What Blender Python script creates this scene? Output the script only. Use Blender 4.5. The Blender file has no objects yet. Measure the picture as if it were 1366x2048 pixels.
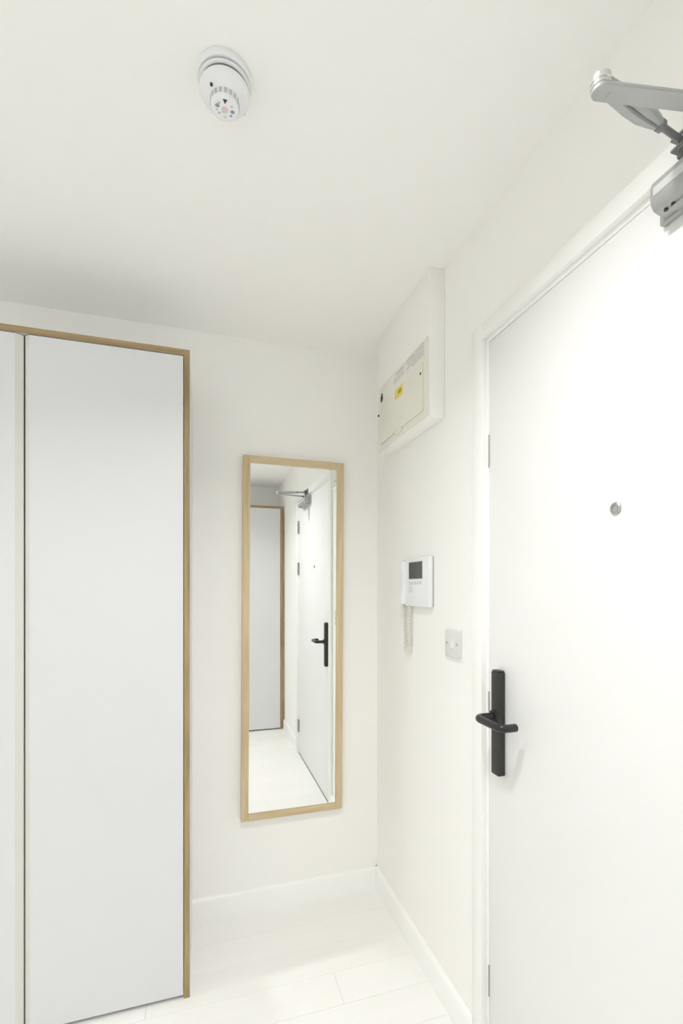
import bpy, bmesh, math, random
from mathutils import Vector, Matrix

random.seed(7)
scene = bpy.context.scene
COL = scene.collection

# ------------------------------------------------------------------ camera, world, exposure
# room axes: x = 0 is the wall with the entrance door, y = 0 the wall with the mirror, z = 0 the floor
F_PX, HORIZON, YAW = 920.1, 1176.7, math.radians(16.86)
cam_d = bpy.data.cameras.new('camera')
cam = bpy.data.objects.new('camera', cam_d)
COL.objects.link(cam)
cam.location = (-0.7423, -1.9072, 1.319)
cam.rotation_euler = (math.pi / 2, 0, -YAW)
cam_d.sensor_fit = 'VERTICAL'
cam_d.sensor_height = 36.0
cam_d.lens = F_PX / 2048 * 36.0
cam_d.shift_y = (HORIZON - 1024) / 2048
cam_d.clip_start = 0.01
scene.camera = cam

world = bpy.data.worlds.new('world')
scene.world = world
world.use_nodes = True
world.node_tree.nodes['Background'].inputs[0].default_value = (0.97, 0.985, 1.0, 1)
world.node_tree.nodes['Background'].inputs[1].default_value = 2.35     # overcast fill daylight, let in through an added window behind the camera

scene.view_settings.view_transform = 'Standard'
scene.view_settings.look = 'None'
scene.view_settings.gamma = 1.0
scene.view_settings.use_curve_mapping = False
scene.view_settings.exposure = -0.05

scene.cycles.max_bounces = 12
scene.cycles.diffuse_bounces = 11
scene.cycles.glossy_bounces = 4
scene.cycles.sample_clamp_indirect = 0.0
scene.cycles.blur_glossy = 0.0
scene.cycles.caustics_reflective = True
scene.cycles.adaptive_threshold = 0.09
scene.cycles.use_guiding = True
scene.cycles.adaptive_min_samples = 20
scene.cycles.use_light_tree = False

LAMP_COLOUR = (1.0, 0.997, 0.990)
LAMPS = [   # x, y, watts, the label
    (-0.68, -1.43, 9.6, 'round recessed ceiling downlight between the smoke alarm and the far wardrobe'),
    (-2.05, -0.42, 3.8, 'added, unseen round recessed ceiling downlight past the left end of the wardrobe beside the mirror'),  # extra lamp added out of view, lights from the left
    (-2.05, -1.75, 2.2, 'added, unseen round recessed ceiling downlight by the bare left wall near the far wardrobe'),  # another lamp added out of view, as fill light
]
H = 2.3366
XL, YF = -2.62, -2.80          # left wall, far wall behind the camera

# ------------------------------------------------------------------ helpers
def lin(r, g, b):
    f = lambda c: (c / 255) / 12.92 if c / 255 <= 0.04045 else (((c / 255) + 0.055) / 1.055) ** 2.4
    return (f(r), f(g), f(b), 1.0)

def mat(name, rgb, rough=0.5, metal=0.0, var=0.0, var_scale=8.0, bump=0.0, bump_scale=300.0, spec=0.5, stretch=None):
    m = bpy.data.materials.new(name)
    m.use_nodes = True
    nt = m.node_tree
    b = nt.nodes['Principled BSDF']
    col = lin(*rgb) if max(rgb) > 1.0 else (*rgb, 1.0)
    b.inputs['Base Color'].default_value = col
    b.inputs['Roughness'].default_value = rough
    b.inputs['Metallic'].default_value = metal
    b.inputs['Specular IOR Level'].default_value = spec
    tc = nt.nodes.new('ShaderNodeTexCoord')
    vec = tc.outputs['Object']
    if stretch:
        mp = nt.nodes.new('ShaderNodeMapping')
        mp.inputs['Scale'].default_value = stretch
        nt.links.new(vec, mp.inputs['Vector'])
        vec = mp.outputs['Vector']
    if var:
        n = nt.nodes.new('ShaderNodeTexNoise')
        n.inputs['Scale'].default_value = var_scale
        n.inputs['Detail'].default_value = 0.0 if var < 0.005 else 2.0
        nt.links.new(vec, n.inputs['Vector'])
        mx = nt.nodes.new('ShaderNodeMix')
        mx.data_type = 'RGBA'
        mx.inputs['A'].default_value = tuple(c * (1 - var) for c in col[:3]) + (1,)
        mx.inputs['B'].default_value = tuple(min(1, c * (1 + var)) for c in col[:3]) + (1,)
        nt.links.new(n.outputs['Fac'], mx.inputs['Factor'])
        nt.links.new(mx.outputs['Result'], b.inputs['Base Color'])
    if bump:
        n2 = nt.nodes.new('ShaderNodeTexNoise')
        n2.inputs['Scale'].default_value = bump_scale
        n2.inputs['Detail'].default_value = 0.0
        nt.links.new(vec, n2.inputs['Vector'])
        bp = nt.nodes.new('ShaderNodeBump')
        bp.inputs['Strength'].default_value = bump
        bp.inputs['Distance'].default_value = 0.001
        nt.links.new(n2.outputs['Fac'], bp.inputs['Height'])
        nt.links.new(bp.outputs['Normal'], b.inputs['Normal'])
    return m

def wood(name, dark, light, axis, scale=1.0):
    """oak: long streaks along the given axis plus fine pores"""
    m = bpy.data.materials.new(name)
    m.use_nodes = True
    nt = m.node_tree
    b = nt.nodes['Principled BSDF']
    b.inputs['Roughness'].default_value = 0.55
    tc = nt.nodes.new('ShaderNodeTexCoord')
    mp = nt.nodes.new('ShaderNodeMapping')
    s = [60.0 * scale] * 3
    s[axis] = 4.0 * scale
    mp.inputs['Scale'].default_value = s
    nt.links.new(tc.outputs['Object'], mp.inputs['Vector'])
    n = nt.nodes.new('ShaderNodeTexNoise')
    n.inputs['Scale'].default_value = 1.0
    n.inputs['Detail'].default_value = 6.0
    n.inputs['Roughness'].default_value = 0.6
    nt.links.new(mp.outputs['Vector'], n.inputs['Vector'])
    r = nt.nodes.new('ShaderNodeValToRGB')
    r.color_ramp.elements[0].position = 0.32
    r.color_ramp.elements[0].color = lin(*dark)
    r.color_ramp.elements[1].position = 0.68
    r.color_ramp.elements[1].color = lin(*light)
    nt.links.new(n.outputs['Fac'], r.inputs['Fac'])
    nt.links.new(r.outputs['Color'], b.inputs['Base Color'])
    bp = nt.nodes.new('ShaderNodeBump')
    bp.inputs['Strength'].default_value = 0.15
    bp.inputs['Distance'].default_value = 0.0006
    nt.links.new(n.outputs['Fac'], bp.inputs['Height'])
    nt.links.new(bp.outputs['Normal'], b.inputs['Normal'])
    return m

M = {
    'wall': mat('wall_paint', (0.915, 0.907, 0.884), 0.75, var=0.004, var_scale=3, spec=0.0),
    'ceiling': mat('ceiling_paint', (0.925, 0.919, 0.902), 0.85, var=0.004, var_scale=2, spec=0.0),
    'trim': mat('satin_trim_paint', (0.920, 0.916, 0.900), 0.32, var=0.006, var_scale=5),
    'door': mat('door_paint', (0.850, 0.852, 0.848), 0.42, var=0.005, var_scale=4),
    'plank': mat('white_washed_oak_plank', (0.870, 0.863, 0.845), 0.38, var=0.025, var_scale=3.0, bump=0.15, bump_scale=26, stretch=(1.2, 14, 14)),
    'plank_b': mat('white_washed_oak_plank_pale', (0.880, 0.873, 0.856), 0.36, var=0.02, var_scale=3.3, bump=0.15, bump_scale=24, stretch=(1.0, 13, 13)),
    'subfloor': mat('floor_joint_filler', (0.66, 0.65, 0.62), 0.8, var=0.05),
    'laminate': mat('white_laminate', (0.712, 0.719, 0.734), 0.36, var=0.004, var_scale=4),
    'laminate_edge': mat('cream_door_edge', (0.700, 0.697, 0.655), 0.4, var=0.01),
    'oak_x': wood('oak_edge_along_x', (140, 118, 84), (176, 152, 114), 0),
    'oak_z': wood('oak_edge_along_z', (140, 118, 84), (176, 152, 114), 2),
    'oak_in': wood('oak_carcass', (120, 96, 64), (160, 132, 92), 2, 0.6),
    'dark_in': mat('shadowed_carcass_lining', (0.05, 0.045, 0.035), 0.8, var=0.1),
    'frame_x': wood('bamboo_frame_along_x', (194, 172, 134), (217, 198, 162), 0, 0.8),
    'frame_z': wood('bamboo_frame_along_z', (194, 172, 134), (217, 198, 162), 2, 0.8),
    'mirror': mat('mirror_silver', (0.93, 0.945, 0.93), 0.0, metal=1.0),
    'black': mat('black_powder_coat', (0.028, 0.027, 0.024), 0.42, var=0.15, var_scale=40, bump=0.06, bump_scale=500),
    'black_gloss': mat('black_nylon', (0.018, 0.018, 0.019), 0.28, var=0.1, var_scale=30),
    'silver': mat('silver_grey_paint', (0.41, 0.42, 0.41), 0.42, metal=0.25, var=0.04, var_scale=30),
    'silver_light': mat('light_grey_cover', (0.62, 0.63, 0.63), 0.5, var=0.02, var_scale=20),
    'silver_dark': mat('dark_grey_steel', (0.25, 0.255, 0.25), 0.42, metal=0.4, var=0.05, var_scale=30),
    'silver_bright': mat('bright_steel', (0.66, 0.66, 0.65), 0.25, metal=0.8, var=0.03, var_scale=30),
    'satin_steel': mat('satin_steel', (0.48, 0.48, 0.46), 0.35, metal=0.8, var=0.04, var_scale=60),
    'lens': mat('spyhole_lens', (0.42, 0.43, 0.42), 0.3, metal=0.4),
    'plastic': mat('white_plastic', (0.83, 0.84, 0.86), 0.35, var=0.004),
    'plastic_grey': mat('pale_grey_plastic', (0.715, 0.712, 0.70), 0.4, var=0.006),
    'gap_shade': mat('dark_grey_gap', (0.20, 0.20, 0.19), 0.7, var=0.02),
    'groove': mat('grey_seam', (0.42, 0.42, 0.40), 0.6, var=0.02),
    'slot': mat('grey_vent', (0.52, 0.52, 0.53), 0.6, var=0.02),
    'dark': mat('dark_recess', (0.04, 0.038, 0.034), 0.6, var=0.05),
    'beige': mat('beige_enamel', (0.830, 0.812, 0.720), 0.35, var=0.008, var_scale=6, bump=0.04, bump_scale=200),
    'screen': mat('dark_display_glass', (0.030, 0.031, 0.027), 0.22, var=0.1, var_scale=20, spec=0.25),
    'yellow': mat('yellow_sticker', (0.80, 0.66, 0.10), 0.5, var=0.05, var_scale=60),
    'olive': mat('olive_print', (0.46, 0.38, 0.03), 0.6, var=0.05),
    'red_print': mat('faded_red_print', (0.70, 0.55, 0.51), 0.6, var=0.05),
    'grey_print': mat('grey_print', (0.50, 0.49, 0.47), 0.6, var=0.05),
    'paper': mat('white_sticker_paper', (0.80, 0.79, 0.76), 0.6, var=0.01),
    'red': mat('red_print', (0.75, 0.20, 0.14), 0.5, var=0.05),
    'blue_grey': mat('blue_grey_print', (0.28, 0.30, 0.38), 0.5, var=0.05),
    'green_print': mat('pale_green_print', (0.55, 0.68, 0.50), 0.5, var=0.05),
    'cord': mat('white_cord', (0.78, 0.765, 0.70), 0.5, var=0.01),
}
gl = bpy.data.materials.new('lamp_glow')
gl.use_nodes = True
gb = gl.node_tree.nodes['Principled BSDF']
gb.inputs['Base Color'].default_value = (0.9, 0.9, 0.88, 1)
gb.inputs['Emission Color'].default_value = (1, 0.98, 0.94, 1)
gb.inputs['Emission Strength'].default_value = 4.0
gl.cycles.emission_sampling = 'NONE'
M['glow'] = gl
pg = bpy.data.materials.new('clear_window_glass')
pg.use_nodes = True
nt = pg.node_tree
tr = nt.nodes.new('ShaderNodeBsdfTransparent'); tr.inputs['Color'].default_value = (0.96, 0.98, 0.97, 1)
gs = nt.nodes.new('ShaderNodeBsdfGlossy'); gs.inputs['Roughness'].default_value = 0.0
mxs = nt.nodes.new('ShaderNodeMixShader'); mxs.inputs['Fac'].default_value = 0.06
nt.links.new(tr.outputs[0], mxs.inputs[1]); nt.links.new(gs.outputs[0], mxs.inputs[2])
nt.links.new(mxs.outputs[0], nt.nodes['Material Output'].inputs['Surface'])
M['pane'] = pg

def bx(bm, x0, x1, y0, y1, z0, z1, bev=0.0, seg=2):
    x0, x1 = sorted((x0, x1)); y0, y1 = sorted((y0, y1)); z0, z1 = sorted((z0, z1))
    vs = [bm.verts.new(p) for p in ((x0, y0, z0), (x1, y0, z0), (x1, y1, z0), (x0, y1, z0),
                                    (x0, y0, z1), (x1, y0, z1), (x1, y1, z1), (x0, y1, z1))]
    fs = [bm.faces.new([vs[i] for i in f]) for f in ((3, 2, 1, 0), (4, 5, 6, 7), (0, 1, 5, 4), (1, 2, 6, 5), (2, 3, 7, 6), (3, 0, 4, 7))]
    if bev:
        es = list({e for f in fs for e in f.edges})
        bmesh.ops.bevel(bm, geom=es, offset=bev, segments=seg, affect='EDGES', profile=0.5)
    return bm

def box(*a, **k):
    return bx(bmesh.new(), *a, **k)

def prism(bm, pts, axis, a, b, bev=0.0):
    """extrude a 2-D outline along an axis from a to b; pts in the order of the other two axes"""
    def P(u, v, w):
        return {0: (w, u, v), 1: (u, w, v), 2: (u, v, w)}[axis]
    lo = [bm.verts.new(P(u, v, a)) for u, v in pts]
    hi = [bm.verts.new(P(u, v, b)) for u, v in pts]
    n = len(pts)
    fs = [bm.faces.new(lo), bm.faces.new(hi)]
    for i in range(n):
        fs.append(bm.faces.new((lo[i], lo[(i + 1) % n], hi[(i + 1) % n], hi[i])))
    bmesh.ops.recalc_face_normals(bm, faces=fs)
    if bev:
        es = list({e for f in fs[:2] for e in f.edges})
        bmesh.ops.bevel(bm, geom=es, offset=bev, segments=2, affect='EDGES', profile=0.5)
    return bm

def lathe(bm, prof, c, n=40, axis=2, closed=True):
    """prof: (radius, height along the axis) rows; c: centre"""
    rings = []
    for r, h in prof:
        ring = []
        for i in range(n):
            t = 2 * math.pi * i / n
            u, v = r * math.cos(t), r * math.sin(t)
            p = {2: (u, v, h), 0: (h, u, v), 1: (u, h, v)}[axis]
            ring.append(bm.verts.new((c[0] + p[0], c[1] + p[1], c[2] + p[2])))
        rings.append(ring)
    fs = []
    for a, b in zip(rings, rings[1:]):
        for i in range(n):
            fs.append(bm.faces.new((a[i], a[(i + 1) % n], b[(i + 1) % n], b[i])))
    if closed:
        fs.append(bm.faces.new(rings[0])); fs.append(bm.faces.new(rings[-1]))
    bmesh.ops.recalc_face_normals(bm, faces=fs)
    return bm

def tube(bm, pts, rad, n=12, caps=True):
    pts = [Vector(p) for p in pts]
    rings = []
    t0 = (pts[1] - pts[0]).normalized()
    up = Vector((0, 0, 1)) if abs(t0.z) < 0.9 else Vector((0, 1, 0))
    nrm = (up - t0 * up.dot(t0)).normalized()
    for i, p in enumerate(pts):
        t = (pts[min(i + 1, len(pts) - 1)] - pts[max(i - 1, 0)]).normalized()
        nrm = (nrm - t * nrm.dot(t)).normalized()
        bi = t.cross(nrm)
        r = rad[i] if isinstance(rad, (list, tuple)) else rad
        rings.append([bm.verts.new(p + (nrm * math.cos(a) + bi * math.sin(a)) * r)
                      for a in (2 * math.pi * k / n for k in range(n))])
    fs = []
    for a, b in zip(rings, rings[1:]):
        for i in range(n):
            fs.append(bm.faces.new((a[i], a[(i + 1) % n], b[(i + 1) % n], b[i])))
    if caps:
        fs.append(bm.faces.new(rings[0])); fs.append(bm.faces.new(rings[-1]))
    bmesh.ops.recalc_face_normals(bm, faces=fs)
    return bm

def bend(pts, r, n=8):
    """round the corners of a polyline"""
    P = [Vector(p) for p in pts]
    out = [P[0]]
    for a, b, c in zip(P, P[1:], P[2:]):
        u, v = (a - b).normalized(), (c - b).normalized()
        s, e = b + u * r, b + v * r
        for k in range(n + 1):
            t = k / n
            out.append(s * (1 - t) ** 2 + b * 2 * t * (1 - t) + e * t * t)
    out.append(P[-1])
    return out

def finish(name, bm, m, smooth=True, me=None):
    if me is None:
        me = bpy.data.meshes.new(name)
        bmesh.ops.recalc_face_normals(bm, faces=bm.faces[:])
        bm.to_mesh(me); bm.free()
        me.materials.append(M[m] if isinstance(m, str) else m)
        if smooth:
            for p in me.polygons:
                p.use_smooth = True
            try:
                me.set_sharp_from_angle(angle=math.radians(35))
            except Exception:
                pass
    o = bpy.data.objects.new(name, me)
    COL.objects.link(o)
    return o

def root_of(o):
    while o.parent:
        o = o.parent
    return o

def part(name, bm, m, parent, label=None, smooth=True):
    """vertices come in room coordinates; the part shares its thing's origin"""
    base = Vector(root_of(parent)['_base'])
    bm.transform(Matrix.Translation(-base))
    o = finish(name, bm, m, smooth)
    o.parent = parent
    if label:
        o['label'] = label
    return o

def thing(name, label, cat, base, group=None, kind=None):
    o = bpy.data.objects.new(name, None)
    o.empty_display_size = 0.05
    COL.objects.link(o)
    o.location = base
    o['_base'] = tuple(base)
    if label: o['label'] = label
    if cat: o['category'] = cat
    if group: o['group'] = group
    if kind: o['kind'] = kind
    return o

def struct(name, bm, m, label, cat, smooth=True):
    o = finish(name, bm, m, smooth)
    o['kind'] = 'structure'; o['label'] = label; o['category'] = cat
    o['_base'] = (0, 0, 0)
    return o

def copy_tree(o, parent=None):
    c = o.copy()
    COL.objects.link(c)
    c.parent = parent
    for ch in [x for x in bpy.data.objects if x.parent == o]:
        copy_tree(ch, c)
    return c

# ------------------------------------------------------------------ the room
floor = struct('floor', box(XL - 0.1, 0.1, YF - 0.1, 0.1, -0.06, -0.0105), 'subfloor', 'white-washed wooden plank floor of the entrance hall', 'floor', smooth=False)
PW, Y0 = 0.126, -0.009
row = 0
y = 0.0
plank_mesh = {}
edges = [0.0]
while edges[-1] > YF:
    edges.append(max(YF, (Y0 - PW * row))); row += 1
for ri, (ya, yb) in enumerate(zip(edges, edges[1:])):
    if ya - yb < 0.002:
        continue
    L = 1.22
    # the row with a board joint in front of the mirror starts at x = -0.31
    off = -0.31 if ri == 4 else (-(0.80 + (ri * 0.17) % 0.40) if ri < 7 else -((ri * 0.47 + 0.2) % 1.2))
    xs = [0.0]
    x = off
    while x > XL + 0.03:
        if x < -0.03: xs.append(x)
        x -= L
    xs.append(XL)
    for xa, xb in zip(xs, xs[1:]):
        g = 0.0003
        b = bmesh.new()
        bx(b, xb + g, xa - g, yb + g, ya - g, -0.0105, 0.0, bev=0.0005, seg=1)
        p = finish('plank', b, random.choice(['plank', 'plank_b']), smooth=False)
        p.parent = floor

struct('ceiling', box(XL - 0.1, 0.12, YF - 0.1, 0.1, H, H + 0.1), 'ceiling', 'plain white painted ceiling', 'ceiling', smooth=False)
struct('wall_back', box(XL - 0.1, 0.12, 0.0, 0.1, -0.06, H), 'wall', 'white wall behind the tall mirror', 'wall', smooth=False)
DY0, DY1, DZ = -0.800, -1.795, 2.018    # structural door opening
b = bmesh.new()
bx(b, 0, 0.12, DY0, 0.0, -0.06, H)
bx(b, 0, 0.12, YF - 0.1, DY1, -0.06, H)
bx(b, 0, 0.12, DY1, DY0, DZ, H)
struct('wall_right', b, 'wall', 'white wall around the entrance door', 'wall', smooth=False)
struct('wall_left', box(XL - 0.1, XL, YF - 0.1, 0.0, -0.06, H), 'wall', 'plain white wall opposite the entrance door', 'wall', smooth=False)
NX0, NX1, NZ0, NZ1 = -2.40, -1.15, 0.85, 2.10      # opening for the added fill window beside the far wardrobe
b = bmesh.new()
bx(b, NX1, 0.0, YF - 0.1, YF, -0.06, H)
bx(b, XL, NX0, YF - 0.1, YF, -0.06, H)
bx(b, NX0, NX1, YF - 0.1, YF, -0.06, NZ0)
bx(b, NX0, NX1, YF - 0.1, YF, NZ1, H)
struct('wall_front', b, 'wall', 'white wall with the added window, behind the far wardrobe', 'wall', smooth=False)
win = thing('fill_window_1', 'added white framed window beside the far wardrobe, unseen behind the camera, for fill light', 'window', ((NX0 + NX1) / 2, YF, NZ0), kind='structure')  # unseen window, added to brighten the ceiling and mirror wall
for xa, xb in ((NX0, NX0 + 0.05), (NX1 - 0.05, NX1), ((NX0 + NX1) / 2 - 0.025, (NX0 + NX1) / 2 + 0.025)):
    part('fill_window_frame', bx(bmesh.new(), xa, xb, YF - 0.08, YF - 0.03, NZ0, NZ1, bev=0.003), 'trim', win)
for za, zb in ((NZ0, NZ0 + 0.05), (NZ1 - 0.05, NZ1)):
    part('fill_window_frame', bx(bmesh.new(), NX0 + 0.05, NX1 - 0.05, YF - 0.08, YF - 0.03, za, zb, bev=0.003), 'trim', win)
for xa, xb in ((NX0 + 0.05, (NX0 + NX1) / 2 - 0.025), ((NX0 + NX1) / 2 + 0.025, NX1 - 0.05)):
    part('fill_window_pane', bx(bmesh.new(), xa, xb, YF - 0.057, YF - 0.053, NZ0 + 0.05, NZ1 - 0.05), 'pane', win)
part('fill_window_sill', bx(bmesh.new(), NX0 - 0.03, NX1 + 0.03, YF - 0.03, YF + 0.03, NZ0 - 0.022, NZ0, bev=0.003), 'trim', win)
pd = bpy.data.lights.new('fill_window_portal', 'AREA')
pd.shape = 'RECTANGLE'; pd.size = NX1 - NX0; pd.size_y = NZ1 - NZ0
pd.cycles.is_portal = True
po = bpy.data.objects.new('fill_window_portal', pd)
COL.objects.link(po)
po.parent = win
po.location = (0, -0.099, (NZ1 - NZ0) / 2)
po.rotation_euler = (math.pi / 2, 0, 0)

T, S = 0.015, 0.0925
def skirting_profile():
    return [(0, 0), (T, 0), (T, S - 0.012), (T - 0.002, S - 0.006), (T - 0.006, S - 0.0015), (T - 0.009, S), (0, S)]
def skirt(name, axis, at, sign, a, c, label):
    b = bmesh.new()
    prism(b, [(at + sign * u, v) for u, v in skirting_profile()], axis, a, c)
    return struct(name, b, 'trim', label, 'skirting')
skirt('baseboard_back', 0, 0.0, -1, -0.7800, 0.0, 'white skirting board along the foot of the mirror wall')
skirt('baseboard_right', 1, 0.0, -1, -0.773, -0.0, 'white skirting board between the room corner and the door frame')
skirt('baseboard_front', 1, 0.0, -1, -2.42, -1.824, 'white skirting board between the door hinges and the far wardrobe')
skirt('trim_2', 0, 0.0, -1, XL + 0.015, -1.7260, 'white skirting board along the mirror wall past the far end of the wardrobe')
skirt('baseboard_left', 1, XL, 1, YF, 0.0, 'white skirting board along the bare left wall')

# ------------------------------------------------------------------ door frame
AT = 0.015
trim = thing('trim_1', 'white door frame with flat architraves around the entrance door', 'door frame', (0, -0.8, 0), kind='structure')
def arch_piece(pts, ax, a, c):
    return prism(bmesh.new(), pts, ax, a, c)
for ya, yb in ((-0.772, -0.820), (-1.775, -1.823)):
    part('architrave', bx(bmesh.new(), -AT, 0, yb, ya, 0, 2.0395, bev=0.002), 'trim', trim)
part('architrave', bx(bmesh.new(), -AT, 0, -1.775, -0.820, 1.997, 2.0395, bev=0.002), 'trim', trim)
for ya, yb in ((-0.800, -0.8318), (-1.7630, -1.795)):
    part('lining', bx(bmesh.new(), 0.0, 0.115, yb, ya, 0, 2.018, bev=0.001), 'trim', trim)
part('lining', bx(bmesh.new(), 0.0, 0.115, -1.763, -0.8318, 1.9862, 2.018, bev=0.001), 'trim', trim)
for ya, yb in ((-0.8318, -0.846), (-1.749, -1.763)):
    part('door_stop', bx(bmesh.new(), 0.047, 0.062, yb, ya, 0, 1.9862), 'trim', trim)
part('door_stop', bx(bmesh.new(), 0.047, 0.062, -1.749, -0.846, 1.972, 1.9862), 'trim', trim)
part('threshold', bx(bmesh.new(), 0.012, 0.115, -1.763, -0.8318, -0.010, 0.004, bev=0.001), 'satin_steel', trim)
for za, zb in ((1.646, 1.734), (0.985, 1.040), (0.216, 0.300)):
    part('strike_plate', bx(bmesh.new(), -0.0016, 0.004, -0.8339, -0.8305, za, zb, bev=0.0004, seg=1), 'satin_steel', trim, 'satin steel strike plate')

# ------------------------------------------------------------------ entrance door
door = thing('door_1', 'plain white flush entrance door with black lever handle', 'door', (0, -0.8345, 0.006), kind='structure')
part('door_leaf', bx(bmesh.new(), 0.0005, 0.0445, -1.7605, -0.8343, 0.007, 1.9835, bev=0.0012), 'door', door)
hy0, hy1, hz0, hz1, hd = -0.9025, -0.8705, 0.838, 1.104, 0.0207
handle = part('handle_plate', bx(bmesh.new(), -hd, 0.0005, hy0, hy1, hz0, hz1, bev=0.0035, seg=3), 'black', door, 'tall black handle plate')
part('plate_cap', bx(bmesh.new(), -hd + 0.002, -0.001, hy0 + 0.002, hy1 - 0.002, hz1, hz1 + 0.0035, bev=0.0014), 'black', handle)
b = lathe(bmesh.new(), [(0.0155, -hd - 0.006), (0.0155, -hd - 0.002), (0.016, -hd + 0.001)], (0, -0.8865, 0.990), axis=0, n=32)
part('rose', b, 'black_gloss', handle)
pth = bend([(-hd + 0.002, -0.8865, 0.990), (-0.074, -0.8865, 0.990), (-0.074, -0.988, 0.990), (-0.035, -0.988, 0.990)], 0.020, 10)
b = tube(bmesh.new(), pth, 0.0095, n=20)
part('lever', b, 'black_gloss', handle, 'black rounded lever that returns towards the door')
b = tube(bmesh.new(), [(-0.0355, -0.988, 0.990), (-0.0338, -0.988, 0.990), (-0.0328, -0.988, 0.990)], [0.0095, 0.0088, 0.006], n=20)
part('lever_end', b, 'black_gloss', handle)
# spyhole
b = lathe(bmesh.new(), [(0.0115, 0.001), (0.0115, -0.0025), (0.0095, -0.004), (0.0062, -0.004), (0.0060, -0.0022)], (0, -1.2315, 1.469), axis=0, n=32)
spy = part('spyhole', b, 'satin_steel', door, 'round satin steel spyhole')
part('spyhole_lens', lathe(bmesh.new(), [(0.0059, -0.0018), (0.0059, -0.0024), (0.003, -0.0034)], (0, -1.2315, 1.469), axis=0, n=24), 'lens', spy)
# hinges, visible in the mirror
for z in (1.805, 1.475, 0.222):
    h = part('hinge', tube(bmesh.new(), [(-0.0065, -1.762, z - 0.05), (-0.0065, -1.762, z + 0.05)], 0.0065, n=14), 'satin_steel', door, 'satin steel butt hinge')
    part('hinge_flap', bx(bmesh.new(), -0.001, 0.0006, -1.7605, -1.748, z - 0.05, z + 0.05), 'satin_steel', h)
    for dz in (-0.0175, 0.0175):
        part('knuckle_ring', tube(bmesh.new(), [(-0.0065, -1.762, z + dz - 0.0008), (-0.0065, -1.762, z + dz + 0.0008)], 0.0069, n=14), 'silver_dark', h)

# ------------------------------------------------------------------ door closer
cl = thing('door_closer', 'silver grey overhead door closer with folded arm at the top of the entrance door', 'door closer', (0, -1.45, 1.925))
CY0, CY1 = -1.338, -1.575
prof = [(0.0, 1.927), (-0.030, 1.927), (-0.040, 1.930), (-0.046, 1.938), (-0.0475, 1.946), (-0.0475, 1.966), (-0.044, 1.974), (-0.036, 1.978), (0.0, 1.978)]
body = part('closer_body', prism(bmesh.new(), prof, 1, CY1, CY0, bev=0.002), 'silver', cl)
part('cover_ridge', bx(bmesh.new(), -0.0485, -0.046, CY1 + 0.004, CY0 - 0.006, 1.949, 1.963, bev=0.001), 'silver_light', body)
part('mounting_plate', bx(bmesh.new(), -0.012, 0.0005, CY1 - 0.006, -1.326, 1.9225, 1.9815, bev=0.0025), 'silver', body)
part('bottom_rib', bx(bmesh.new(), -0.030, -0.012, CY1 + 0.02, CY0 - 0.020, 1.9225, 1.928, bev=0.002), 'silver', body)
for dy in (-0.014, -0.026):
    part('valve_screw', lathe(bmesh.new(), [(0.0032, 1.9255), (0.0032, 1.9275)], (-0.030, CY0 + dy, 0), n=16), 'dark', body)
EL = Vector((-0.226, -1.413, 2.000))      # elbow
PV = Vector((-0.024, -1.452, 1.990))      # spindle on the closer body
part('spindle', lathe(bmesh.new(), [(0.012, 1.977), (0.012, 1.986), (0.010, 1.999)], (PV.x, PV.y, 0), n=24), 'silver_dark', body)
def bar(p, q, w0, w1, z0, z1, bev=0.0015, r_end=True, n=8):
    """flat bar from p to q with rounded ends, lying level"""
    d = Vector((q.x - p.x, q.y - p.y, 0)); L = d.length; d.normalize()
    s = Vector((-d.y, d.x, 0))
    pts = []
    for k in range(n + 1):
        a = math.pi / 2 + math.pi * k / n
        v = Vector((p.x, p.y, 0)) + d * math.cos(a) * w0 + s * math.sin(a) * w0
        pts.append((v.x, v.y))
    for k in range(n + 1):
        a = -math.pi / 2 + math.pi * k / n
        v = Vector((q.x, q.y, 0)) + d * math.cos(a) * w1 + s * math.sin(a) * w1
        pts.append((v.x, v.y))
    return prism(bmesh.new(), pts, 2, z0, z1, bev=bev)
arm = part('main_arm', bar(EL, PV, 0.0115, 0.0115, 1.989, 1.9955), 'silver', cl, 'flat silver grey main arm')
part('arm_groove', bar(EL + Vector((0.012, -0.004, 0)), EL + Vector((0.013, 0.004, 0)), 0.0010, 0.0010, 1.9882, 1.9892, bev=0.0002), 'groove', arm)
piv = part('elbow_pivot', lathe(bmesh.new(), [(0.0115, 1.9950), (0.0125, 1.9955), (0.0130, 1.9985), (0.0118, 1.9992), (0.0118, 2.0005), (0.0130, 2.0012), (0.0130, 2.0085), (0.0115, 2.0105), (0.0060, 2.0115)], (EL.x, EL.y, 0), n=32), 'silver_bright', cl, 'bright round elbow joint')
part('pivot_slot', bx(bmesh.new(), EL.x + 0.0118, EL.x + 0.0136, EL.y - 0.004, EL.y + 0.001, 1.9965, 2.001), 'dark', piv)
SH = Vector((-0.033, -1.380, 2.012))      # joint on the frame bracket
fdir = (SH - EL); fdir.z = 0; fl = fdir.length; fdir.normalize()
def al(t, z=0.0):
    v = EL + fdir * (fl * t); v.z = 2.0035 + 0.006 * t + z
    return v
fs_ = bmesh.new()
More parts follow.
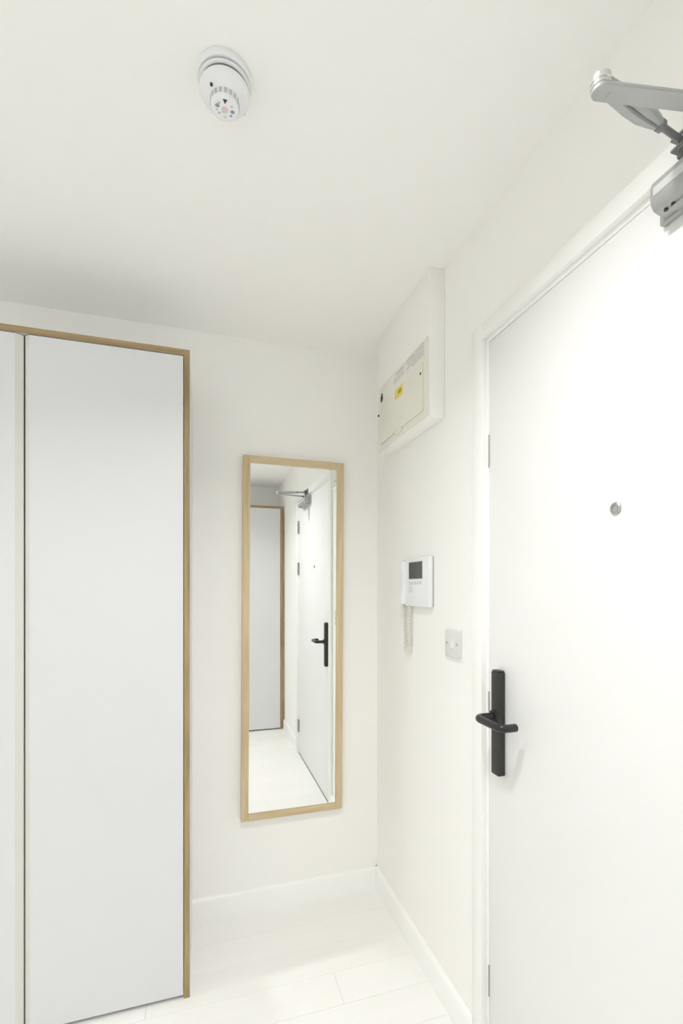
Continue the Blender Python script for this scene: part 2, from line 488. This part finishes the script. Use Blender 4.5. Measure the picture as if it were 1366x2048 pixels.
# forearm: a flat channel that widens, then tapers into a collar
rows = [(0.00, 0.0105, 0.006), (0.12, 0.0115, 0.007), (0.35, 0.0140, 0.009), (0.50, 0.0135, 0.010), (0.64, 0.0090, 0.008), (0.70, 0.0065, 0.0062)]
side = Vector((-fdir.y, fdir.x, 0))
rings = []
for t, w, h in rows:
    c = al(t)
    ring = []
    for k in range(16):
        a = 2 * math.pi * k / 16
        ca, sa = math.cos(a), math.sin(a)
        sq = lambda v: math.copysign(abs(v) ** 0.55, v)
        ring.append(fs_.verts.new(c + side * (w * sq(ca)) + Vector((0, 0, 1)) * (h * 0.72 * sq(sa))))
    rings.append(ring)
for a_, c_ in zip(rings, rings[1:]):
    for i in range(16):
        fs_.faces.new((a_[i], a_[(i + 1) % 16], c_[(i + 1) % 16], c_[i]))
fs_.faces.new(rings[0]); fs_.faces.new(rings[-1])
fore = part('forearm', fs_, 'silver', cl, 'tapering silver grey forearm')
part('forearm_rib', tube(bmesh.new(), [al(0.18, -0.0058), al(0.38, -0.0070), al(0.60, -0.0063), al(0.68, -0.0052)], [0.001, 0.0024, 0.002, 0.0012], n=8), 'silver_dark', fore)
part('collar', tube(bmesh.new(), [al(0.68), al(0.685), al(0.725), al(0.73)], [0.0062, 0.0080, 0.0080, 0.0066], n=16), 'silver_dark', fore)
part('threaded_rod', tube(bmesh.new(), [al(0.71), al(0.97)], 0.0046, n=14), 'silver_dark', fore)
shoe = part('frame_bracket', bx(bmesh.new(), -0.023, -AT, -1.442, -1.363, 1.9985, 2.034, bev=0.002), 'silver_dark', cl, 'dark grey bracket fixed on the frame')
part('bracket_lug', bx(bmesh.new(), -0.042, -0.021, -1.398, -1.367, 1.9990, 2.0035, bev=0.002), 'silver_dark', shoe)
part('bracket_lug', bx(bmesh.new(), -0.042, -0.021, -1.398, -1.367, 2.0155, 2.0200, bev=0.002), 'silver_dark', shoe)
part('joint_pin', lathe(bmesh.new(), [(0.0075, 1.9965), (0.0080, 1.999), (0.0080, 2.020), (0.0065, 2.0225)], (-0.032, -1.382, 0), n=20), 'silver_dark', shoe)
part('bracket_screw', lathe(bmesh.new(), [(0.0035, -0.0245), (0.0035, -0.0225)], (0, -1.428, 2.012), axis=0, n=14), 'dark', shoe)

# ------------------------------------------------------------------ fuse box
HD = 0.050
fb = thing('fuse_box', 'white boxed-in electrical fuse box with beige cover high on the right wall', 'fuse box', (0, -0.37, 1.862))
part('housing', bx(bmesh.new(), -HD, 0, -0.596, -0.146, 1.862, H, bev=0.0025), 'wall', fb)
cy0, cy1, cz0, cz1 = -0.583, -0.160, 1.872, 2.124
fy0, fy1, fz0, fz1 = -0.553, -0.186, 1.897, 2.052
b = bmesh.new()
fx0, fx1 = -HD - 0.006, -HD
bx(b, fx0, fx1, cy0, fy0 - 0.0012, cz0, cz1, bev=0.0012)
bx(b, fx0, fx1, fy1 + 0.0012, cy1, cz0, cz1, bev=0.0012)
bx(b, fx0, fx1, fy0 - 0.0012, fy1 + 0.0012, fz1 + 0.0012, cz1, bev=0.0008)
bx(b, fx0, fx1, fy0 - 0.0012, fy1 + 0.0012, cz0, fz0 - 0.0012, bev=0.0008)
cover = part('cover', b, 'beige', fb, 'beige enamel cover')
part('seam', bx(bmesh.new(), -HD - 0.0012, -HD - 0.0002, fy0 - 0.002, fy1 + 0.002, fz0 - 0.002, fz1 + 0.002), 'groove', cover)
flap = part('flap', bx(bmesh.new(), -HD - 0.0085, -HD - 0.001, fy0, fy1, fz0, fz1, bev=0.0015), 'beige', fb, 'hinged beige flap')
part('flap_lip', bx(bmesh.new(), -HD - 0.0125, -HD - 0.006, -0.392, -0.338, fz0 - 0.012, fz0 + 0.004, bev=0.002), 'beige', flap)
part('latch', bx(bmesh.new(), -HD - 0.0105, -HD - 0.008, -0.2045, -0.1945, 2.073 - 0.012, 2.073 + 0.012 - 0.002, bev=0.001), 'dark', cover)
b = bmesh.new()
bx(b, -HD - 0.0075, -HD - 0.0055, -0.205, -0.193, 2.070, 2.094, bev=0.0009)
part('latch_slot', b, 'dark', cover)
for yy, zz in ((-0.5425, 2.021), (-0.166, 2.018)):
    part('screw', lathe(bmesh.new(), [(0.0042, -HD - 0.0098), (0.0042, -HD - 0.0055)], (0, yy, zz), axis=0, n=14), 'dark', cover)
# stickers with their printed lines
st = part('sticker', bx(bmesh.new(), -HD - 0.0090, -HD - 0.0085, -0.402, -0.334, 2.014, 2.049), 'yellow', flap, 'yellow warning sticker')
b = bmesh.new()
bx(b, -HD - 0.0093, -HD - 0.0089, -0.392, -0.362, 2.026, 2.040)
part('printed_mark', b, 'olive', st)
part('printed_mark', bx(bmesh.new(), -HD - 0.0093, -HD - 0.0089, -0.350, -0.338, 2.017, 2.027), 'red_print', st)
s1 = part('sticker', bx(bmesh.new(), -HD - 0.0066, -HD - 0.006, -0.566, -0.420, 2.070, 2.118), 'paper', cover, 'white notice sticker with grey printed lines')
b = bmesh.new()
for k, (ya, yb) in enumerate(((-0.562, -0.500), (-0.562, -0.428), (-0.562, -0.436), (-0.562, -0.428), (-0.562, -0.470))):
    zz = 2.1125 - k * 0.0088
    yv = ya
    while yv < yb - 0.004:
        w = random.uniform(0.006, 0.017)
        bx(b, -HD - 0.0069, -HD - 0.0065, yv, min(yv + w, yb), zz - 0.0019, zz + 0.0019)
        yv += w + 0.0028
part('printed_lines', b, 'grey_print', s1)
part('printed_heading', bx(bmesh.new(), -HD - 0.0069, -HD - 0.0065, -0.488, -0.432, 2.1085, 2.1165), 'red_print', s1)
s2 = part('sticker', bx(bmesh.new(), -HD - 0.0066, -HD - 0.006, -0.412, -0.315, 2.078, 2.118), 'paper', cover, 'narrow white sticker with faded red heading')
part('printed_heading', bx(bmesh.new(), -HD - 0.0069, -HD - 0.0065, -0.404, -0.340, 2.103, 2.113), 'red_print', s2)
b = bmesh.new()
for k in range(2):
    yv = -0.406
    while yv < -0.324:
        w = random.uniform(0.006, 0.015)
        bx(b, -HD - 0.0069, -HD - 0.0065, yv, yv + w, 2.094 - k * 0.009 - 0.002, 2.094 - k * 0.009 + 0.002)
        yv += w + 0.003
part('printed_lines', b, 'grey_print', s2)

# ------------------------------------------------------------------ video entry phone
ph = thing('video_entry_phone', 'white video entry phone with small dark screen and corded handset on the right wall', 'entry phone', (0, -0.43, 1.255))
pb = part('phone_body', bx(bmesh.new(), -0.019, -0.004, -0.526, -0.336, 1.254, 1.428, bev=0.004, seg=3), 'plastic', ph)
part('back_plate', bx(bmesh.new(), -0.0045, 0, -0.524, -0.318, 1.256, 1.426, bev=0.001), 'groove', pb)
part('cradle', bx(bmesh.new(), -0.012, -0.003, -0.338, -0.288, 1.256, 1.424, bev=0.002), 'plastic_grey', pb)
part('screen_surround', bx(bmesh.new(), -0.0196, -0.0186, -0.482, -0.366, 1.349, 1.4165, bev=0.0004, seg=1), 'plastic_grey', pb)
part('screen', bx(bmesh.new(), -0.0203, -0.019, -0.4765, -0.372, 1.353, 1.4125, bev=0.0004, seg=1), 'screen', pb, 'dark display screen')
b = bmesh.new()
for k in range(5):
    for j in range(2):
        yy = -0.470 + k * 0.021
        bx(b, -0.0194, -0.0188, yy, yy + 0.013, 1.3395 - j * 0.0055, 1.342 - j * 0.0055)
part('button_mark', b, 'groove', pb)
for k in range(2):
    part('button', bx(bmesh.new(), -0.0205, -0.0185, -0.404 + k * 0.018, -0.391 + k * 0.018, 1.303, 1.330, bev=0.0008), 'plastic_grey', pb)
# the handset: a bar with thicker ear and mouth pieces
hs = [( -0.012, 1.262), (-0.032, 1.259), (-0.036, 1.266), (-0.036, 1.295), (-0.029, 1.306), (-0.029, 1.372), (-0.036, 1.383), (-0.036, 1.412), (-0.032, 1.419), (-0.012, 1.417)]
part('handset', prism(bmesh.new(), hs, 1, -0.342, -0.308, bev=0.004), 'plastic', ph, 'white handset')
# coiled cord
def ctr(t):
    a = math.pi * t
    if t < 0.44:
        u = t / 0.44
        return Vector((-0.012, -0.318 - 0.008 * u, 1.262 - u * 0.160))
    if t > 0.56:
        u = (t - 0.56) / 0.44
        return Vector((-0.012, -0.362 - 0.004 * u, 1.102 + u * 0.155))
    a = math.pi * (t - 0.44) / 0.12
    return Vector((-0.012, -0.344 + 0.018 * math.cos(a), 1.102 - 0.020 * math.sin(a)))
pts = []
turns, npt = 62, 62 * 10
for i in range(npt + 1):
    t = i / npt
    c = ctr(t); d = (ctr(min(1, t + 0.002)) - ctr(max(0, t - 0.002))).normalized()
    n1 = Vector((1, 0, 0)); n2 = d.cross(n1).normalized()
    a = 2 * math.pi * turns * t
    pts.append(c + n1 * 0.0058 * math.cos(a) + n2 * 0.0058 * math.sin(a))
part('coiled_cord', tube(bmesh.new(), pts, 0.0016, n=6), 'cord', ph, 'white coiled cord')

# ------------------------------------------------------------------ light switch
sw = thing('light_switch', 'square white light switch between the entry phone and the door frame', 'light switch', (0, -0.655, 1.108))
pl = part('switch_plate', bx(bmesh.new(), -0.009, 0, -0.699, -0.611, 1.107, 1.192, bev=0.003, seg=3), 'plastic_grey', sw)
part('rocker_surround', bx(bmesh.new(), -0.0098, -0.008, -0.6665, -0.6435, 1.1335, 1.1655, bev=0.001), 'plastic_grey', pl)
part('rocker', prism(bmesh.new(), [(-0.009, 1.137), (-0.0105, 1.1365), (-0.0118, 1.1495), (-0.0145, 1.1625), (-0.009, 1.1625)], 1, -0.6625, -0.6475, bev=0.0008), 'plastic', pl)
for yy in (-0.6845, -0.6255):
    part('screw', lathe(bmesh.new(), [(0.0042, -0.0096), (0.0036, -0.0102)], (0, yy, 1.1495), axis=0, n=16), 'groove', pl)

# ------------------------------------------------------------------ wall mirror
mx0, mx1, mz0, mz1 = -0.589, -0.167, 0.381, 1.854
mi = thing('wall_mirror', 'tall narrow wall mirror in a light wood frame', 'mirror', ((mx0 + mx1) / 2, 0, (mz0 + mz1) / 2))
FW, FD = 0.029, 0.030
for xa, xb in ((mx0, mx0 + FW), (mx1 - FW, mx1)):
    part('frame_stile', bx(bmesh.new(), xa, xb, -FD, -0.001, mz0, mz1, bev=0.001), 'frame_z', mi)
for za, zb in ((mz0, mz0 + FW - 0.002), (mz1 - FW, mz1)):
    part('frame_rail', bx(bmesh.new(), mx0 + FW, mx1 - FW, -FD, -0.001, za, zb, bev=0.001), 'frame_x', mi)
part('mirror_glass', bx(bmesh.new(), mx0 + FW - 0.006, mx1 - FW + 0.006, -0.0245, -0.0205, mz0 + FW - 0.008, mz1 - FW + 0.006), 'mirror', mi, 'clear mirror glass', smooth=False)
part('backing_board', bx(bmesh.new(), mx0 + FW - 0.006, mx1 - FW + 0.006, -0.0203, -0.004, mz0 + FW - 0.008, mz1 - FW + 0.006), 'oak_in', mi)
mi.rotation_euler = (0, math.radians(0.32), 0)

# ------------------------------------------------------------------ wardrobe
WX1, WD, WZ, TH = -0.7803, 0.3454, 2.0877, 0.018
WW = 0.945
WX0 = WX1 - WW
def wardrobe():
    w = thing('wardrobe', 'white two-door wardrobe with oak edging to the left of the tall mirror', 'wardrobe', (WX1, 0, 0), group='white oak-edged wardrobes')
    yb = -0.002
    for xa, xb in ((WX1 - TH, WX1), (WX0, WX0 + TH)):
        sp = part('side_panel', bx(bmesh.new(), xa, xb, -WD + 0.0035, yb, 0, WZ), 'laminate', w)
        part('oak_edging', bx(bmesh.new(), xa, xb, -WD, -WD + 0.0035, 0, WZ, bev=0.0006, seg=1), 'oak_z', sp, 'oak edging strip')
    tp = part('top_panel', bx(bmesh.new(), WX0 + TH, WX1 - TH, -WD + 0.0035, yb, WZ - TH - 0.001, WZ), 'laminate', w)
    part('oak_edging', bx(bmesh.new(), WX0 + TH, WX1 - TH, -WD, -WD + 0.0035, WZ - TH - 0.001, WZ, bev=0.0006, seg=1), 'oak_x', tp, 'oak edging strip')
    part('back_panel', bx(bmesh.new(), WX0 + TH, WX1 - TH, -0.012, yb, 0.0, WZ - TH - 0.001), 'oak_in', w)
    part('base_panel', bx(bmesh.new(), WX0 + TH, WX1 - TH, -0.28, -0.012, 0.0, 0.035), 'oak_in', w)
    part('shelf', bx(bmesh.new(), WX0 + TH, WX1 - TH, -0.312, -0.012, 0.905, 0.923), 'oak_in', w)
    part('drawer_front', bx(bmesh.new(), WX0 + TH + 0.004, WX1 - TH - 0.004, -0.3225, -0.306, 0.04, 0.904), 'oak_in', w)
    part('hanging_rail', tube(bmesh.new(), [(WX0 + TH, -0.16, 1.96), (WX1 - TH, -0.16, 1.96)], 0.0125, n=14), 'satin_steel', w)
    zt, zb = WZ - TH - 0.001 - 0.003, 0.012
    yf = -WD + 0.0015
    gap = -1.2450
    def door_(xa, xb, grip_left):
        # vertical edge by the gap is cut away as a finger grip
        y1 = yf + 0.018
        k = 0.0145 if grip_left else 0.0185      # width of the slanted grip
        if grip_left:
            pts = [(xb, yf), (xb, y1), (xa, y1), (xa, yf + 0.0105), (xa + k, yf)]
            edge = [(xa + k, yf - 0.0003), (xa, yf + 0.0102), (xa, yf + 0.0108), (xa + k, yf + 0.0003)]
        else:
            pts = [(xa, yf), (xb - k, yf), (xb, yf + 0.0105), (xb, y1), (xa, y1)]
            edge = [(xb - k, yf - 0.0003), (xb, yf + 0.0102), (xb, yf + 0.0108), (xb - k, yf + 0.0003)]
        d = part('door', prism(bmesh.new(), pts, 2, zb, zt), 'laminate', w, smooth=False)
        part('finger_grip', prism(bmesh.new(), edge, 2, zb, zt), 'laminate_edge', d, 'slanted cream finger grip along the door edge', smooth=False)
        return d
    door_(gap + 0.0023, WX1 - TH - 0.0020, True)
    door_(WX0 + TH + 0.0020, gap - 0.0023, False)
    return w
w1 = wardrobe()
w2 = copy_tree(w1)
w2.rotation_euler = (0, 0, math.pi)
w2['label'] = 'white wardrobe with oak edging that shows only as a reflection in the tall mirror'
# turned to face the mirror, its other end is next to the door wall
w2.location = (-0.0205 - WW, -2.438 - WD, 0)
w2['_base'] = (-0.0205, -2.438, 0)
del w1['_base']
# oak scribing strip that closes the gap to the wall
fl_ = finish('filler_strip', bx(bmesh.new(), WX0 - 0.020 - WX1, WX0 - 0.0003 - WX1, -WD + 0.004, -WD + 0.022, 0.0, WZ), 'oak_z')
fl_.parent = w2
fl_['label'] = 'oak filler strip'

# ------------------------------------------------------------------ smoke alarm
SC = (-0.699, -0.964, 0)
sa = thing('smoke_alarm', 'round white smoke alarm on the ceiling', 'smoke alarm', (SC[0], SC[1], H))
base = part('base_plate', lathe(bmesh.new(), [(0.0525, H), (0.0540, H - 0.003), (0.0540, H - 0.010), (0.0515, H - 0.0145), (0.046, H - 0.0145)], SC, n=64), 'plastic', sa)
part('base_gap', lathe(bmesh.new(), [(0.0455, H - 0.014), (0.0455, H - 0.0180)], SC, n=48), 'gap_shade', base)
part('base_ring', lathe(bmesh.new(), [(0.0485, H - 0.0178), (0.0495, H - 0.0188), (0.0495, H - 0.0222), (0.0480, H - 0.0232)], SC, n=64), 'plastic', base)
part('air_gap', lathe(bmesh.new(), [(0.0450, H - 0.0225), (0.0450, H - 0.0300)], SC, n=48), 'gap_shade', base)
ab = part('alarm_body', lathe(bmesh.new(), [(0.0460, H - 0.0292), (0.0478, H - 0.0300), (0.0486, H - 0.0325), (0.0484, H - 0.0365), (0.0462, H - 0.0405),
        (0.0390, H - 0.0440), (0.0310, H - 0.0468), (0.0282, H - 0.0490), (0.0274, H - 0.0600), (0.0260, H - 0.0640), (0.0235, H - 0.0656)], SC, n=64), 'plastic', sa)
for k in range(18):
    a = 2 * math.pi * (k + 0.5) / 18
    b = bmesh.new()
    bx(b, -0.0031, 0.0031, -0.0008, 0.0008, -0.0046, 0.0046)
    b.transform(Matrix.Translation((SC[0] + 0.0276 * math.cos(a), SC[1] + 0.0276 * math.sin(a), H - 0.0545)) @ Matrix.Rotation(a + math.pi / 2, 4, 'Z'))
    part('vent_slot', b, 'slot', ab)
zb_ = H - 0.0656
face = part('print_disc', lathe(bmesh.new(), [(0.0215, zb_ + 0.001), (0.0215, zb_ - 0.0003)], SC, n=48), 'plastic', ab)
def disc(x, y, r, m, n=20, name='printed_mark', sq=1.0):
    b = bmesh.new()
    lathe(b, [(r, 0.0), (r, -0.0004)], (0, 0, 0), n=n)
    b.transform(Matrix.Translation((SC[0] + x, SC[1] + y, zb_ - 0.0003)) @ Matrix.Diagonal((1, sq, 1, 1)))
    return part(name, b, m, face)
# towards the camera is -y
b = bmesh.new()
prism(b, [(SC[0] - 0.0048, SC[1] - 0.0205), (SC[0] + 0.0038, SC[1] - 0.0205), (SC[0] - 0.0003, SC[1] - 0.0115)], 2, zb_ - 0.0007, zb_ - 0.0002)
part('pointer_mark', b, 'dark', face, 'black triangular pointer')
disc(0.0, 0.0, 0.0042, 'red_print')
b = bmesh.new()
N = 28
for i in range(N):
    a0, a1 = 2 * math.pi * i / N, 2 * math.pi * (i + 1) / N
    q = [b.verts.new((SC[0] + r * math.cos(a), SC[1] + r * math.sin(a), zb_ - 0.0007)) for r, a in ((0.0056, a0), (0.0067, a0), (0.0067, a1), (0.0056, a1))]
    b.faces.new(q)
part('printed_ring', b, 'red_print', face)
for x, y, r, m in ((-0.0145, -0.005, 0.0044, 'blue_grey'), (-0.0120, -0.0110, 0.0026, 'grey_print'), (0.0128, -0.0098, 0.0024, 'slot'), (0.0150, 0.0000, 0.0042, 'blue_grey'),
                   (0.0122, 0.0085, 0.0026, 'blue_grey'), (-0.0100, 0.0085, 0.0026, 'grey_print'), (0.0010, 0.0140, 0.0034, 'green_print'), (-0.0150, 0.003, 0.0020, 'slot')):
    disc(x, y, r, m, sq=0.8)
part('indicator_light', lathe(bmesh.new(), [(0.0026, H - 0.0455), (0.0026, H - 0.0485)], (SC[0] - 0.0262, SC[1] - 0.0225, 0), n=16), 'dark', ab, 'dark indicator light')
b = bmesh.new()
bx(b, -0.0012, 0.0012, -0.0045, 0.0045, -0.004, 0.004, bev=0.0006, seg=1)
b.transform(Matrix.Translation((SC[0] + 0.0405, SC[1] + 0.0285, H - 0.031)) @ Matrix.Rotation(math.radians(35), 4, 'Z'))
part('release_tab', b, 'slot', ab)

# ------------------------------------------------------------------ ceiling downlights
for x, y, watts, label in LAMPS:
    d = thing('ceiling_downlight', label, 'downlight', (x, y, H), group='recessed ceiling downlights')
    part('trim_ring', lathe(bmesh.new(), [(0.080, H), (0.098, H), (0.096, H - 0.004), (0.082, H - 0.0045), (0.080, H - 0.002)], (x, y, 0), n=48, closed=False), 'plastic', d)
    part('diffuser', lathe(bmesh.new(), [(0.0805, H - 0.0002), (0.0805, H - 0.0015)], (x, y, 0), n=48), 'glow', d)
    ld = bpy.data.lights.new('downlight_lamp', 'AREA')
    ld.shape = 'DISK'
    ld.size = 0.075
    ld.spread = math.radians(138)
    ld.energy = watts
    ld.color = LAMP_COLOUR
    lo = bpy.data.objects.new('downlight_lamp', ld)
    COL.objects.link(lo)
    lo.location = (0, 0, -0.006)
    lo.parent = d

for o in bpy.data.objects:
    if '_base' in o:
        del o['_base']
